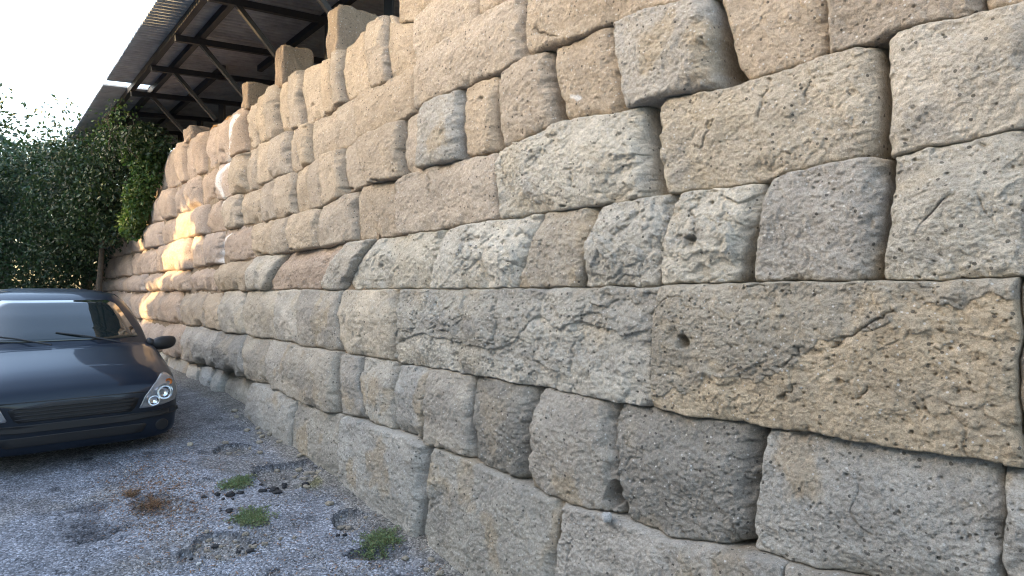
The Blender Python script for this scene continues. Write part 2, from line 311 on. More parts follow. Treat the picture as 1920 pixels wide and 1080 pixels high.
def stone(k, sl_t, sl_b, sr_t, sr_b, style, off, seed, top=None, coarse=1.0, gapr=0.0):
    """one block: left edge (far, large s) and right edge (near) at top and bottom of course k"""
    zt_ = bed(k + 1, np.array([.5 * (sl_t + sr_t)]))[0]; zb_ = bed(k, np.array([.5 * (sl_b + sr_b)]))[0]
    smid = .25 * (sl_t + sl_b + sr_t + sr_b); zm = .5 * (zt_ + zb_)
    dep = max(.9, float(P3(smid, C0 + BAT * zm, zm)[1]))
    near = max(.9, float(P3(min(sr_t, sr_b), C0 + BAT * zm, zm)[1]))
    cell = coarse * near / 621 * 1.15
    wdt = abs(sl_t - sr_t) * .5 + abs(sl_b - sr_b) * .5; hgt = zt_ - zb_
    fore = max(.3, min(1, 2.6 / dep + .15))               # far blocks are seen at a slant: fewer columns
    nu = int(np.clip(wdt / cell * fore, 8, 420)); nv = int(np.clip(hgt / cell, 8, 260))
    u = np.linspace(0, 1, nu + 1); v = np.linspace(0, 1, nv + 1)
    U, V = np.meshgrid(u, v)
    wob = lambda sd: .012 * pn(V * 2.3, np.full_like(V, sd * 3.17), 8) + .006 * pn(V * 8, np.full_like(V, sd * 3.17), 9)
    SL = sl_b + (sl_t - sl_b) * V + wob(round(sl_b * 5)); SR = sr_b + (sr_t - sr_b) * V + wob(round(sr_b * 5))
    s = SL + (SR - SL) * U
    z0 = bed(k, s) + .0015; z1 = bed(k + 1, s) - .0015
    if top is not None: z1 = np.minimum(z1, top)
    z = z0 + (z1 - z0) * V
    H = z1 - z0; W = np.abs(SL - SR)
    # distance to the edges -> arrises: tight in places, chipped and worn in others
    far = sst(5.0, 9.0, np.array(dep))
    r0 = {'k': .012, 'c': .010, 'g': .014, 'd': .016, 'l': .012}.get(style, .015) * (1 + .5 * far)
    dl = U * W; dr = (1 - U) * W; db = V * H; dt = (1 - V) * H
    def arris(d, r): t = np.clip(1 - d / r, 0, 1); return r * (1 - np.sqrt(np.maximum(1 - t * t, 0)))
    def rad(q, sd, mx):
        n_ = fbm(q * 2.4 + seed * 1.7, np.full_like(q, sd), 2, 22) + .7 * fbm(s * 14 + seed, z * 14, 3, 23)
        return r0 + mx * (1 if k < 2 else .6 + .4 * float(far)) * sst(.02, .55, n_)
    hi = (far + .25) * (1.0 if k >= 3 else .45); cut = .40 + .60 * ((seed * 19) % 10) / 10
    h = -.8 * arris(dl, rad(z, 1.5, .045) * (1 + 1.2 * hi) + .05 * hi * cut) - .8 * arris(dr, rad(z, 7.5, .06) * (1 + 1.5 * hi) + .09 * hi * cut + (.05 if gapr > .03 else 0)) - arris(db, rad(s, 13.5, .05)) - arris(dt, rad(s, 19.5, .06))
    rr = r0 + .03 * sst(-.2, .5, fbm(s * 7 + seed, z * 7, 3, 21))
    # weathered round corners
    for a, b in ((dl, dt), (dr, dt), (dr, db), (dl, db)):
        q = np.clip(1 - (a + b) / (rr * 3.4), 0, 1); h = h - .03 * q * q
    h = np.maximum(h, -.16)
    # course profile: upright face, shoulder rolling back at the top
    h = h + (BAT * .85) * (z - (z0 + z1) * .5)
    loaf = (.05 + .05 * far) * (1 if k in (1, 2, 3) else .6) * (0.3 if style in 'c' else 1)
    h = h - loaf * sst(.45, 1.0, V) ** 1.6
    bul = .004 + .016 * ((seed * 13) % 7) / 7 + .012 * far
    h = h + bul * (1 - (2 * U - 1) ** 2) * (1 - (2 * V - 1) ** 2)
    uc = sst(.05, .40, fbm(s * 2.6 + seed * 3.3, np.full_like(s, 4.4 * k), 2, 24)); h = h - (.03 + .05 * far) * uc * (1 - sst(.0, .11, db))
    uc = sst(.05, .40, fbm(z * 3.0 + seed * 2.3, np.full_like(s, 3.4 * k), 2, 25)); h = h - .045 * uc * (1 - sst(.0, .08, dr))
    h = h + (.015 + .03 * far) * fbm(s * 1.2, z * 1.5, 3, 26)
    if k >= 3: h = h + (.006 + .026 * far) * fbm(s * 5.0 + .4 * z, z * 1.3, 3, 27)
    # relief
    o = seed * 11.37
    a, b = s + o, z - o * .7
    wx = .06 * fbm(a * 5, b * 5, 2, 31); wz = .06 * fbm(a * 5, b * 5, 2, 32)
    h = h + .022 * fbm(a * 2.2, b * 2.2, 2, 1) + .016 * fbm(a * 7, b * 7, 3, 2)
    rough = {'s': .9, 'r': .9, 'p': .9, 'k': 1.0, 'g': 1.0, 'd': 1.15, 'b': 1.1, 'c': .9}.get(style, 1)
    h = h + rough * (.0088 * fbm(a * 26, b * 26, 3, 3) + .0065 * fbm(a * 70, b * 70, 3, 4))
    crust = np.zeros_like(h)
    X3 = P3(s, C0 + BAT * z, z); px, py = proj(X3)
    kk = {'k': 1.0, 'p': .45, 'c': .55, 'b': .35, 'g': .25, 'd': .6, 'G': .5}.get(style, .22)
    if kk:                                                # flaking: layers broken off in ledges
        n = fbm((a + wx) * 4.2 + (b) * 1.2, (b + wz) * 4.8 - a * .8, 4, 41, .55) * 3.2 + .3
        fl = np.floor(n); fr = n - fl; lay = fl + sst(.80, 1.0, fr)
        lm = .25 + .75 * sst(-.25, .25, fbm(a * 1.9, b * 1.9, 2, 45))
        h = h + kk * .015 * lay * lm * (1 - .6 * far)
        n2 = fbm((a + wx) * 13, (b + wz) * 13, 3, 43) * 2.6
        fl = np.floor(n2); h = h + kk * .005 * lm * (fl + sst(.7, 1.0, n2 - fl)) * (1 - .5 * far)
        crust = sst(.1, .6, n * .5 + .25)
    cr = np.abs(fbm((a + wx) * 3.1, (b + wz) * 2.0, 3, 51)); msk = sst(.15, .5, fbm(a * 2.7, b * 2.7, 2, 53))
    h = h - (.018 if style in 'kpd' else .010) * np.exp(-(cr / .013) ** 2) * msk
    # vesicles
    if dep < 6:
        d1, i1 = worley(a * 42, b * 42, 61); pr = .08 + .26 * ((i1 * 7) % 1) ** 3
        h = h - .010 * (1 - sst(pr * .5, pr, d1)) * (i1 < (.36 if style in 'gdc' else .2)) * {'g': 1.3, 'd': 1.2, 'c': 1.2, 'k': 1.0}.get(style, .7)
        d2, i2 = worley(a * 11, b * 11, 62); rad = .05 + .08 * ((i2 * 5) % 1)
        h = h - .018 * (1 - sst(rad * .4, rad, d2)) * (i2 < (.14 if style in 'gdkc' else .07))
    d3, i3 = worley(a * 15 + b * 9, b * 34 - a * 20, 63); rad = .12 + .2 * ((i3 * 3) % 1)      # short slanting tool and weather cuts
    h = h - .011 * (1 - sst(rad * .3, rad, d3)) * (i3 < .30) * sst(-.2, .3, fbm(a * 2, b * 2, 2, 64))
    for hx, hy, rad, hd, *asp in HOLES:
        asp = asp[0] if asp else 1.0; rp = rad * F / dep
        rq = rp * max(1, asp) * 3
        if px.min() - rq < hx < px.max() + rq and py.min() - rq < hy < py.max() + rq:
            d = np.hypot((px - hx), (py - hy) / asp) / rp * (1 + .35 * fbm(a * 20, b * 20, 2, 71)); h = h - hd * (1 - sst(.45, 1.0, d))
    for pts in CRACKS:
        q = np.array(pts)
        if px.min() < q[:, 0].max() and px.max() > q[:, 0].min() and py.min() < q[:, 1].max() and py.max() > q[:, 1].min():
            d = seg_dist(px + 11 * fbm(a * 24, b * 24, 3, 72), py + 11 * fbm(a * 24, b * 24, 3, 73), pts)
            h = h - .018 * np.exp(-(d / 2.2) ** 2)
    # colour (what the stone is, not how it is lit)
    base = np.array(PAL[style]) * (1 + .16 * (((seed * 29) % 11) / 11 - .5))
    base = base * np.array((1 + .05 * (((seed * 17) % 7) / 7 - .5), 1, 1 - .09 * (((seed * 17) % 7) / 7 - .5)))
    mo = fbm(a * 2.6, b * 2.6, 4, 81); mo2 = fbm(a * 9, b * 9, 3, 82)
    colr = base * (1 + .22 * mo + .16 * mo2)[..., None]
    if style == 'c' or (k == 2 and style == 'c'):
        ins = poly_sd(px + 30 * mo2 + 14 * fbm(a * 30, b * 30, 3, 89), py + 34 * mo + 26 * mo2, CRUSTPOLY).astype(float)
        ins = np.clip(ins - .7 * sst(.18, .36, fbm(a * 3.4, b * 3.4, 4, 83) + .1 * mo2), 0, 1)
        h = h + .006 * ins; ins = ins * (1 - .38 * sst(.05, .35, fbm(a * 16, b * 16, 4, 90))) + .30 * (1 - ins) * sst(.12, .35, fbm(a * 5, b * 5, 4, 93)); colr = EXPOSED * (1 + .25 * mo + .15 * mo2)[..., None] * (1 - ins)[..., None] + colr * ins[..., None]
    elif style in 'bdgG':
        e = sst(.16, .36, fbm(a * 3.0, b * 2.4, 4, 84)) * (.75 if style != 'd' else .35)
        colr = colr * (1 - e)[..., None] + EXPOSED * (.9 + .2 * mo2)[..., None] * e[..., None]
    elif style in 'kp':
        e = sst(.05, .35, fbm(a * 2.4, b * 2.4, 4, 85)) * .45; colr = colr * (1 - e)[..., None] + np.array((.44, .36, .25)) * e[..., None]
        e = sst(.1, .4, fbm(a * 3.1, b * 3.7, 4, 86)) * .55 * crust; colr = colr * (1 - e)[..., None] + np.array((.28, .265, .24)) * e[..., None]
    if k == 2 and style == 'k':
        e = (~poly_sd(px + 10 * mo2, py + 10 * mo, SPALLPOLY)).astype(float); h = h + .016 * e
        colr = colr * (1 - .22 * e)[..., None]
    if k <= 2 and style in 'srpkbg':                      # grey lichen film on the lower courses
        e = sst(-.1, .35, fbm(a * 1.7, b * 3.2, 4, 87)) * .4; colr = colr * (1 - e)[..., None] + np.array((.25, .235, .21)) * e[..., None]
    for st in STREAK:
        q = np.array(st)
        if px.min() < q[:, 0].max() + 12 and px.max() > q[:, 0].min() - 12 and py.min() < q[:, 1].max() + 9 and py.max() > q[:, 1].min() - 9:
            wd = np.interp(py, q[:, 1], q[:, 2]) if q[0, 1] < q[-1, 1] else q[:, 2].mean()
            d = seg_dist(px + 3 * mo2, py, [tuple(r_[:2]) for r_ in st]); e = (1 - sst(.4, 1.3, d / wd * (1.25 + 1.1 * fbm(a * 40, b * 9, 3, 88)))) * .75
            colr = colr * (1 - e)[..., None] + np.array((.78, .77, .75)) * e[..., None]
    colr = np.clip(colr, .04, .85)
    h = h + off
    Vf = P3(s, C0 + BAT * z - h, z).reshape(-1, 3)
    nU, nV = nu + 1, nv + 1; idx = np.arange(nU * nV).reshape(nV, nU)
    q = np.stack([idx[:-1, :-1], idx[:-1, 1:], idx[1:, 1:], idx[1:, :-1]], -1).reshape(-1, 4)
    loop = np.concatenate([idx[0, :-1], idx[:-1, -1], idx[-1, :0:-1], idx[:0:-1, 0]]); n = len(loop)
    back = P3(s.ravel()[loop], C0 + BAT * z.ravel()[loop] + .36, z.ravel()[loop]); bi = nU * nV + np.arange(n)
    sk = np.stack([np.roll(loop, -1), loop, bi, np.roll(bi, -1)], -1)
    verts = np.concatenate([Vf, back]); cols = np.concatenate([colr.reshape(-1, 3), colr.reshape(-1, 3)[loop]])
    org = P3(smid, C0 + BAT * zm + .15, zm)
    mesh_np('stone_block', verts, np.concatenate([q, sk]), M_STONE, wall, cols, True, org)

def joint(k, j):
    if not isinstance(j, tuple): j = (j, j)
    xt, xb = j[0], j[1]; gt, gb = (j[2], j[3]) if len(j) > 2 else (0, 0)
    def at(x, kk):
        y = bed_px(kk, x) if kk in LINES else (bed_px(1, x) + 130 if kk == 0 else bed_px(8, x) - 60)
        return px2wall(x, y)[0]
    out = []
    for x, g, kk in ((xt, gt, k + 1), (xb, gb, k)):
        if kk == 9: x_s = at(x, 8); out.append((x_s + .004, x_s - .004)); continue
        m = at(x, kk)
        if g > 5: g *= 1.6
        if g: out.append((at(x - g / 2, kk), at(x + g / 2, kk)))
        else: out.append((m + .002, m - .002))
    if k == 0:                                            # the lowest course runs down into the ground: upright joints
        (a, b), _ = out; dx = (xb - xt) * .0022; out[1] = (a - dx, b - dx)
        if gb: out[1] = (out[1][0] + gb * .0008, out[1][1] - gb * .0008)
    return out                                            # [(left of gap, right of gap) at top, ... at bottom]
seed = 3
for k, lst in COURSES.items():
    js = [joint(k, j) for j in lst[0::2]]; st = lst[1::2]; nm = lst[0::2]
    for i, sty in enumerate(st):
        (lt, lb), (rt, rb) = js[i], js[i + 1]
        key = (k, nm[i][0] if isinstance(nm[i], tuple) else nm[i])
        seed += 1
        off = OFFS.get(key, (.045 if key[1] < 760 and k > 2 else .014) * (((seed * 31) % 13) / 6 - 1))
        stone(k, lt[1], lb[1], rt[0], rb[0], sty, off, seed, gapr=max(rt[0] - rt[1], rb[0] - rb[1]))
    # the same course carried on past both edges of the picture
    if k < 8:
        a = .5 * (js[0][0][0] + js[0][1][0]); (t0, t1), (b0, b1) = js[0]; ct, cb = t0, b0
        while a < 19:
            stp = random.uniform(.6, 1.1); seed += 1; stone(k, ct + stp, cb + stp, ct, cb, 'r', random.uniform(-.02, .02), seed); ct += stp + .01; cb += stp + .01; a += stp
    (t0, t1), (b0, b1) = js[-1]; ct, cb = t1, b1
    while min(ct, cb) > -2.5:
        stp = random.uniform(.75, 1.3); seed += 1
        stone(k, ct, cb, ct - stp, cb - stp if k else ct - stp, 'g' if k < 2 else 's', random.uniform(-.02, .02), seed, coarse=2.5); ct -= stp + .01; cb -= stp + .01
core = MB()
for s0, s1, z0_, zt, dp_ in ((-2.6, 4.6, -.9, 4.45, .34), (4.6, 20.5, -.9, .72, .26), (4.6, 20.5, .72, 3.75, .085)):
    core.hexa([P3(s0, C0 + dp_ + BAT * z0_, z0_), P3(s1, C0 + dp_ + BAT * z0_, z0_), P3(s1, 3.6, z0_), P3(s0, 3.6, z0_), P3(s0, C0 + dp_ + BAT * zt, zt), P3(s1, C0 + dp_ + BAT * zt, zt), P3(s1, 3.6, zt), P3(s0, 3.6, zt)])
co = core.build('wall_core', M_CORE, None); co.parent = wall; co.location = -Vector(wall.location)

# upright blocks standing on the wall top
def lump(name, centre, size, mat, colr, seed, parent=None, rot=0, n=14, taper=0.0, rough=.08, shear=0.0, p=5.0):
    """rounded, weathered stone: a box pulled towards a superellipsoid with relief, closed underneath"""
    m = bmesh.new(); bmesh.ops.create_cube(m, size=2); bmesh.ops.subdivide_edges(m, edges=m.edges[:], cuts=n, use_grid_fill=True)
    v = np.array([q.co for q in m.verts]); f = np.array([[q.index for q in p.verts] for p in m.faces]); m.free()
    nrm = (np.abs(v) ** p).sum(1) ** (1 / p); v = v / nrm[:, None]
    dsp = fbm(v[:, 0] * 1.3 + v[:, 2] * .7 + seed, v[:, 1] * 1.3 - v[:, 2] * .9 + seed * 3, 4, 91)
    v = v * (1 + rough * dsp * 1.6 + rough * .4 * fbm(v[:, 0] * 6 + v[:, 2] * 4, v[:, 1] * 6 + seed, 3, 92))[:, None]
    v[:, 2] -= shear * (v[:, 1] + 1) * .5 * (v[:, 2] > 0) * np.clip(v[:, 2], 0, 1)
    v[:, :2] *= (1 - taper * (v[:, 2:3] + 1) / 2)
    v = v * np.array(size) / 2; c, s_ = math.cos(rot), math.sin(rot)
    v = np.stack([v[:, 0] * c - v[:, 1] * s_, v[:, 0] * s_ + v[:, 1] * c, v[:, 2]], -1) + np.array(centre)
    cc = np.array(colr) * (1 + .25 * dsp)[:, None]
    return mesh_np(name, v, f, mat, parent, np.clip(cc, .01, .9), True, np.array(centre))
ROTW = math.atan2(D[1], D[0])                             # local x along the wall, local y out of it (N)
piers = [  # px of the foot's near lower corner, height, length along the wall, depth, label
 (628, 85, .56, .26, .50, 'tallest upright stone block on the wall top, nearest under the roof', (.36, .275, .195)),
 (522, 160, .50, .26, .40, 'upright stone block on the wall top, second of the three standing proud', (.36, .265, .185)),
 (458, 208, .38, .24, .40, 'short upright block on the wall top beside the white streak', (.35, .26, .18)),
 (350, 252, .26, .5, .5, 'low brown block at the far end of the wall top near the creeper', PAL['r'])]
for i, (x, y, hh, ln, dp, lab, cc) in enumerate(piers):
    s_, z_ = px2wall(x, y); s_ += .1
    zt = float(bed(8, np.array([s_]))[0]) - .05
    o = lump('upright_block', P3(s_, C0 + BAT * zt + dp / 2 + .02, zt + hh / 2), (ln, dp, hh), M_STONE, cc, 5 + i, rot=ROTW, n=28, rough=.10, shear=.0, p=9.0, taper=.06)
    tag(o, lab, 'stone block', 'upright blocks along the wall top')
for i, (x, y, hh, ln, dp, c_) in enumerate([(436, 205, .32, .45, .5, .42), (410, 215, .22, .5, .5, .35), (392, 222, .16, .4, .5, .3), (372, 240, .12, .5, .4, .3)]):
    s_, z_ = px2wall(x, y); zt = float(bed(8, np.array([s_]))[0]) - .06
    o = lump('rubble_stone', P3(s_, C0 + BAT * zt + dp / 2 + c_, zt + hh / 2 + .05), (ln, dp, hh + .1), M_STONE, PAL['o'], 25 + i, rot=ROTW + .2 * i, n=10, rough=.22)
    tag(o, ['tallest orange brown rubble stone behind the wall top', 'second orange rubble stone along from the short upright block', 'third orange rubble stone along the wall top', 'lowest orange rubble stone along the wall top, farthest away'][i], 'rubble stone', 'orange rubble on the wall top')

# ------------------------------------------------------------------ ground
def ground():
    sa = np.concatenate([np.linspace(-80, -3, 14)[:-1], np.linspace(-3, 2.2, 40)[:-1]])
    q = [2.2]
    while q[-1] < 12: q.append(q[-1] + max(.006, .0026 * q[-1]))
    sa = np.concatenate([sa, q, np.linspace(12.3, 30, 30), np.linspace(34, 120, 15)])
    ca = np.concatenate([np.linspace(-70, -4, 12)[:-1], np.linspace(-4, -1.2, 20)[:-1], np.linspace(-1.2, 2.45, 330), np.linspace(2.6, 3.4, 4), np.linspace(5, 60, 8)])
    s, c = np.meshgrid(sa, ca); z = zg(s) + fall(c)
    v = P3(s, c, z); px, py = proj(v); vis = (v[..., 1] > .5) & (s > 1)
    nz = fbm(s * 3, c * 3, 4, 5); nf = fbm(s * 22, c * 22, 3, 6)
    z = z + .012 * fbm(s * 1.1, c * 1.1, 2, 7) + .006 * nz + .0022 * nf
    dirt = np.zeros_like(s); bit_shade = np.zeros_like(s)
    holes = [(438,843,38,12,.035,1),(540,893,62,24,.045,1),(650,977,32,22,.045,1),(415,1022,62,26,.03,.9),(352,1042,17,11,.03,.1),(385,905,20,8,.015,.5),(300,948,60,18,.012,.55),(705,1040,60,14,.04,.9)]
    for hx, hy, rx, ry, dp, di in holes:
        r = np.hypot((px - hx) / rx, (py - hy) / ry) * (1 + .45 * nz + .18 * nf); m = (1 - sst(.86, 1.0, r)) * vis
        z = z - dp * m * (1 + .5 * nz); dirt = np.maximum(dirt, m * di * .75)
        lip = np.exp(-((r - 1.0) / .10) ** 2) * vis; z = z + .006 * lip; bit_shade = np.maximum(bit_shade, lip * .95 * sst(-.1, .5, (hy - py) / ry + .9 * nz))  # bitumen lip, its dark colour kept to the far rim as painted shadow
    edge = sst(1.90, 2.22, c + .14 * nz + .05 * nf) * (s > 1) * (s < 14)    # earth washed against the foot of the wall
    z = z + .05 * sst(1.95, 2.4, c) * (s > 0)
    far = sst(5.2, 7.5, s) * sst(1.2, 1.7, c + .3 * nz); edge = np.maximum(edge, far * .55)
    scr = sst(.12, .4, fbm(s * 1.5, c * 1.5, 4, 8)) * .5 * sst(2.6, 4.2, s) ; 
    dirt = np.clip(np.maximum(dirt, np.maximum(edge, scr)), 0, 1)
    A = np.array((.215, .224, .25)); Dt = np.array((.175, .16, .14)); B = np.array((.04, .042, .05))
    col = A * (1 + .25 * nz)[..., None]; col = col * (1 - dirt)[..., None] + Dt * (1 + .4 * nf + .2 * nz)[..., None] * dirt[..., None]
    mo_ = (1 - sst(.4, 1.0, np.hypot((px - 585) / 34, (py - 905) / 16) * (1 + .5 * nz + .3 * nf))) * vis; col = col * (1 - .7 * mo_)[..., None] + np.array((.13, .115, .03)) * (.7 * mo_)[..., None]
    dk = np.maximum(bit_shade * .8, .7 * sst(.18, .42, fbm(s * 2.3 + 5, c * 2.3, 4, 9)) * (1 - dirt)); col = col * (1 - dk)[..., None] + B * dk[..., None]
    ck = np.abs(fbm(s * 1.6 + .15 * nz, c * 1.6 + .15 * nf, 4, 12)); ckm = np.exp(-(ck / .010) ** 2) * sst(.0, .3, fbm(s * .9, c * .9, 2, 13)) * vis * (1 - dirt)
    z = z - .012 * ckm; col = col * (1 - .75 * ckm)[..., None]
    z = np.where(c > 2.5, z - .1, z)
    v = P3(s, c, z); nV, nU = s.shape; idx = np.arange(nU * nV).reshape(nV, nU)
    q = np.stack([idx[:-1, :-1], idx[1:, :-1], idx[1:, 1:], idx[:-1, 1:]], -1).reshape(-1, 4)
    n0 = np.cross(v.reshape(-1, 3)[q[0, 1]] - v.reshape(-1, 3)[q[0, 0]], v.reshape(-1, 3)[q[0, 2]] - v.reshape(-1, 3)[q[0, 0]])
    if n0[2] < 0: q = q[:, ::-1]
    o = mesh_np('asphalt_lane', v.reshape(-1, 3), q, M_ASPH, None, np.clip(col, .008, .6).reshape(-1, 3), True)
    tag(o, 'worn grey asphalt lane with potholes beside the wall', kind='structure')
    verts = v.reshape(-1, 3); tris = [tuple(map(int, r)) for r in q]
    return BVHTree.FromPolygons([tuple(map(float, p)) for p in verts], tris)
GB = ground()
def gz(x, y):
    h = GB.ray_cast(Vector((x, y, 5)), Vector((0, 0, -1))); return h[0].z if h[0] else float(zg(sc((x, y))[0]))
def gpt(px, py): p = px2ground(px, py); p[2] = gz(p[0], p[1]); return p
# earth bank retained by the wall
s_, c_ = np.meshgrid(np.linspace(-3, 40, 60), np.array([2.75, 3.2, 4, 5, 6, 7, 8, 9.5, 11, 14, 20, 40]))
zz = 3.72 + .25 * fbm(s_ * .7, c_ * .7, 3, 15) * (c_ > 3) + 2.2 * sst(6, 11, c_) + .3 * sst(11, 40, c_)
v = P3(s_, c_, zz); idx = np.arange(s_.size).reshape(s_.shape)
q = np.stack([idx[:-1, :-1], idx[1:, :-1], idx[1:, 1:], idx[:-1, 1:]], -1).reshape(-1, 4)
tag(mesh_np('earth_bank', v.reshape(-1, 3), q[:, ::-1], M_SOIL), 'dark earth bank behind the wall under the roof', kind='structure')

# ------------------------------------------------------------------ roof on steel frame
roof = empty('canopy_roof', tuple(P3(10, 3, 4.2)))
tag(roof, 'corrugated metal canopy roof on dark steel beams above the wall', 'roof')
def rz(c): return 4.945 + .09 * (c - 1.99)
def rpart(mb, name, mat): o = mb.build(name, mat, roof); o.location = -Vector(roof.location); return o
SH = .912
for i in range(14):
    s0 = 4.6 + i * SH
    ns = 110; ss = s0 + np.linspace(0, SH + .03, ns); cs = np.linspace(0, 1, 6)
    a, b = np.meshgrid(ss, cs); ca_ = np.where((i == 8) & (a < s0 + .32), 2.26, 1.62); b = ca_ + (7.5 - ca_) * b;   # one sheet has a corner missing
    zz = rz(b) + .085 + 0.036 * (.5 + .5 * np.cos(a / .1013 * 2 * np.pi)) ** 2 + .003 * i % 2 * .5 + (i % 2) * .004
    top = P3(a, b, zz + .0015).reshape(-1, 3); bot = P3(a, b, zz - .0015).reshape(-1, 3)
    idx = np.arange(a.size).reshape(a.shape); q = np.stack([idx[:-1, :-1], idx[1:, :-1], idx[1:, 1:], idx[:-1, 1:]], -1).reshape(-1, 4)
    lp = np.concatenate([idx[0, :-1], idx[:-1, -1], idx[-1, :0:-1], idx[:0:-1, 0]]); sk = np.stack([lp, np.roll(lp, -1), np.roll(lp, -1) + a.size, lp + a.size], -1)
    mesh_np('roof_sheet', np.concatenate([top, bot]), np.concatenate([q, q[:, ::-1] + a.size, sk]), M_SHEET, roof, None, True, P3(s0 + SH / 2, 4, 5))
for c_p, sa, sb in ((1.99, 4.6, 17), (2.29, 4.6, 17), (2.92, 10.2, 17), (3.40, 4.6, 10.0), (5.2, 4.6, 17), (7.2, 4.6, 17)):
    m = MB(); m.bar(P3(sa, c_p, rz(c_p) + .025), P3(sb, c_p, rz(c_p) + .025), .07, .09); rpart(m, 'purlin', M_STEEL)
for s_r in (5.96, 7.46, 8.96, 10.4, 11.95, 13.4, 14.9, 16.4):
    m = MB(); m.bar(P3(s_r, 1.97, rz(1.97) - .06), P3(s_r, 7.4, rz(7.4) - .06), .06, .08); rpart(m, 'rafter', M_STEEL)
    zt = 4.42; m = MB(); m.bar(P3(s_r, 2.25, rz(2.29) - .05), P3(s_r, 2.86, zt - .14), .055, .055); rpart(m, 'strut', M_RUSTY)
    m = MB(); m.bar(P3(s_r, 3.4, 3.5), P3(s_r, 3.4, rz(3.4) - .1), .09, .09, (0, 1, 0)); rpart(m, 'post', M_STEEL)
    m = MB(); m.bar(P3(s_r, 7.1, 4.0), P3(s_r, 7.1, rz(7.1) - .1), .09, .09, (0, 1, 0)); rpart(m, 'post', M_STEEL)

# ------------------------------------------------------------------ foliage
def leaves_mesh(pts, size, seed_, flat=0.0, asp=.5, tint=.45):
    r = np.random.default_rng(seed_); n = len(pts); pts = np.asarray(pts)
    d = r.normal(size=(n, 3)); d[:, 2] -= flat; d /= np.linalg.norm(d, axis=1)[:, None]
    e = r.normal(size=(n, 3)); e -= (e * d).sum(1)[:, None] * d; e /= np.linalg.norm(e, axis=1)[:, None]
    nn = np.cross(d, e); L = (size * r.uniform(.6, 1.35, n))[:, None]
    v = np.stack([pts, pts + d * L * .5 + e * L * asp * .5 + nn * L * .08, pts + d * L, pts + d * L * .5 - e * L * asp * .5 + nn * L * .08], 1).reshape(-1, 3)
    f = np.arange(4 * n).reshape(n, 4); t = 1 + tint * r.uniform(-1, 1, n)
    col = np.stack([t * (1 + .25 * r.uniform(-1, 1, n)), t, t * (1 + .2 * r.uniform(-1, 1, n))], -1)
    return v, f, np.repeat(np.clip(col, .1, 2.5), 4, 0)
def blob_pts(clumps, n, seed_):                           # clumps: (centre, radii) ; points crowd towards the surface of each clump
    r = np.random.default_rng(seed_); vol = np.array([a * b * c for _, (a, b, c) in clumps]) ** .75; k = r.choice(len(clumps), n, p=vol / vol.sum())
    d = r.normal(size=(n, 3)); d /= np.linalg.norm(d, axis=1)[:, None]; d *= (r.uniform(.25, 1.08, n) ** .6)[:, None]
    c = np.array([q for q, _ in clumps]); rad = np.array([q for _, q in clumps]); return c[k] + d * rad[k]
def tree(name, base, trunk_h, clumps, n, size, label, cat, mat, seed_, group=None, r0=.16):
    t = empty(name, tuple(base)); tag(t, label, cat, group); b = Vector(base)
    m = MB(); tops = [Vector(c) for c, _ in clumps][:6]; fork = b + Vector((.1, .05, trunk_h))
    m.tube([b - Vector((0, 0, .3)), b + Vector((.03, 0, trunk_h * .5)), fork], [r0 * 1.3, r0, r0 * .75], 9)
    o = m.build('trunk', M_BARK, t, True); o.location = -b
    m = MB()
    for q in tops: m.tube([fork, fork.lerp(q, .5) + Vector((0, 0, .15)), q], [r0 * .55, r0 * .35, r0 * .12], 6)
    o = m.build('limbs', M_BARK, t, True); o.location = -b
    v, f, c = leaves_mesh(blob_pts(clumps, n, seed_), size, seed_, .3)
    mesh_np('crown', v, f, mat, t, c, False, np.array(base)); return t
# creeper hanging over the far end of the wall
def clump_sc(s, c, z, r): return (tuple(P3(s, c, z)), r if hasattr(r, '__len__') else (r, r, r))
cr = [clump_sc(13.9, 2.25, 4.35, (.6, .5, .45)), clump_sc(14.6, 2.1, 3.9, (.75, .6, .6)), clump_sc(15.2, 2.0, 3.4, (.7, .6, .6)), clump_sc(15.9, 1.9, 3.1, (.8, .7, .8)), clump_sc(15.6, 1.8, 4.3, (.9, .8, .6)),
      clump_sc(16.8, 1.7, 3.6, (1, .9, .9)), clump_sc(17.2, 1.6, 2.7, (.8, .8, 1.0)), clump_sc(14.6, 2.3, 4.6, (.8, .5, .3)), clump_sc(13.3, 2.45, 4.5, (.4, .3, .25)), clump_sc(18.4, 1.5, 2.6, (1.2, 1, 1.3)), clump_sc(18.2, 1.4, 4.3, (1.3, 1, .8)), clump_sc(15.0, 2.15, 2.95, (.35, .35, .4)), clump_sc(12.9, 2.4, 4.35, (.5, .3, .35))]
vb = P3(15.6, 2.0, zg(15.6)); vine = empty('creeper', tuple(vb)); tag(vine, 'dark green creeper hanging over the far end of the wall under the roof', 'creeper')
v, f, c = leaves_mesh(blob_pts(cr, 30000, 21), .085, 21, .9, .6); mesh_np('foliage', v, f, M_DARKLEAF, vine, c, False, vb)
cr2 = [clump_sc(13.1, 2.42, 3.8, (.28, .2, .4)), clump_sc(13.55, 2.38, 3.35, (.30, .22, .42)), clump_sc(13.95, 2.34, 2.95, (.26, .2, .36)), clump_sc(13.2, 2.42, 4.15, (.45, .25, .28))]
v, f, c = leaves_mesh(blob_pts(cr2, 5200, 23), .075, 23, 1.1, .6); mesh_np('young_foliage', v, f, M_LEAF, vine, c, False, vb)  # lighter leaf colour stands in for sunlight on these creeper clumps
m = MB()
for i in range(16):
    a = P3(12.6 + .35 * i + random.uniform(-.1, .1), 1.75 + random.uniform(0, .35), 4.85); p = [Vector(a)]
    for j in range(6): p.append(p[-1] + Vector((random.uniform(-.1, .1), random.uniform(-.1, .1), -random.uniform(.08, .2))))
    m.tube(p, .006, 5)
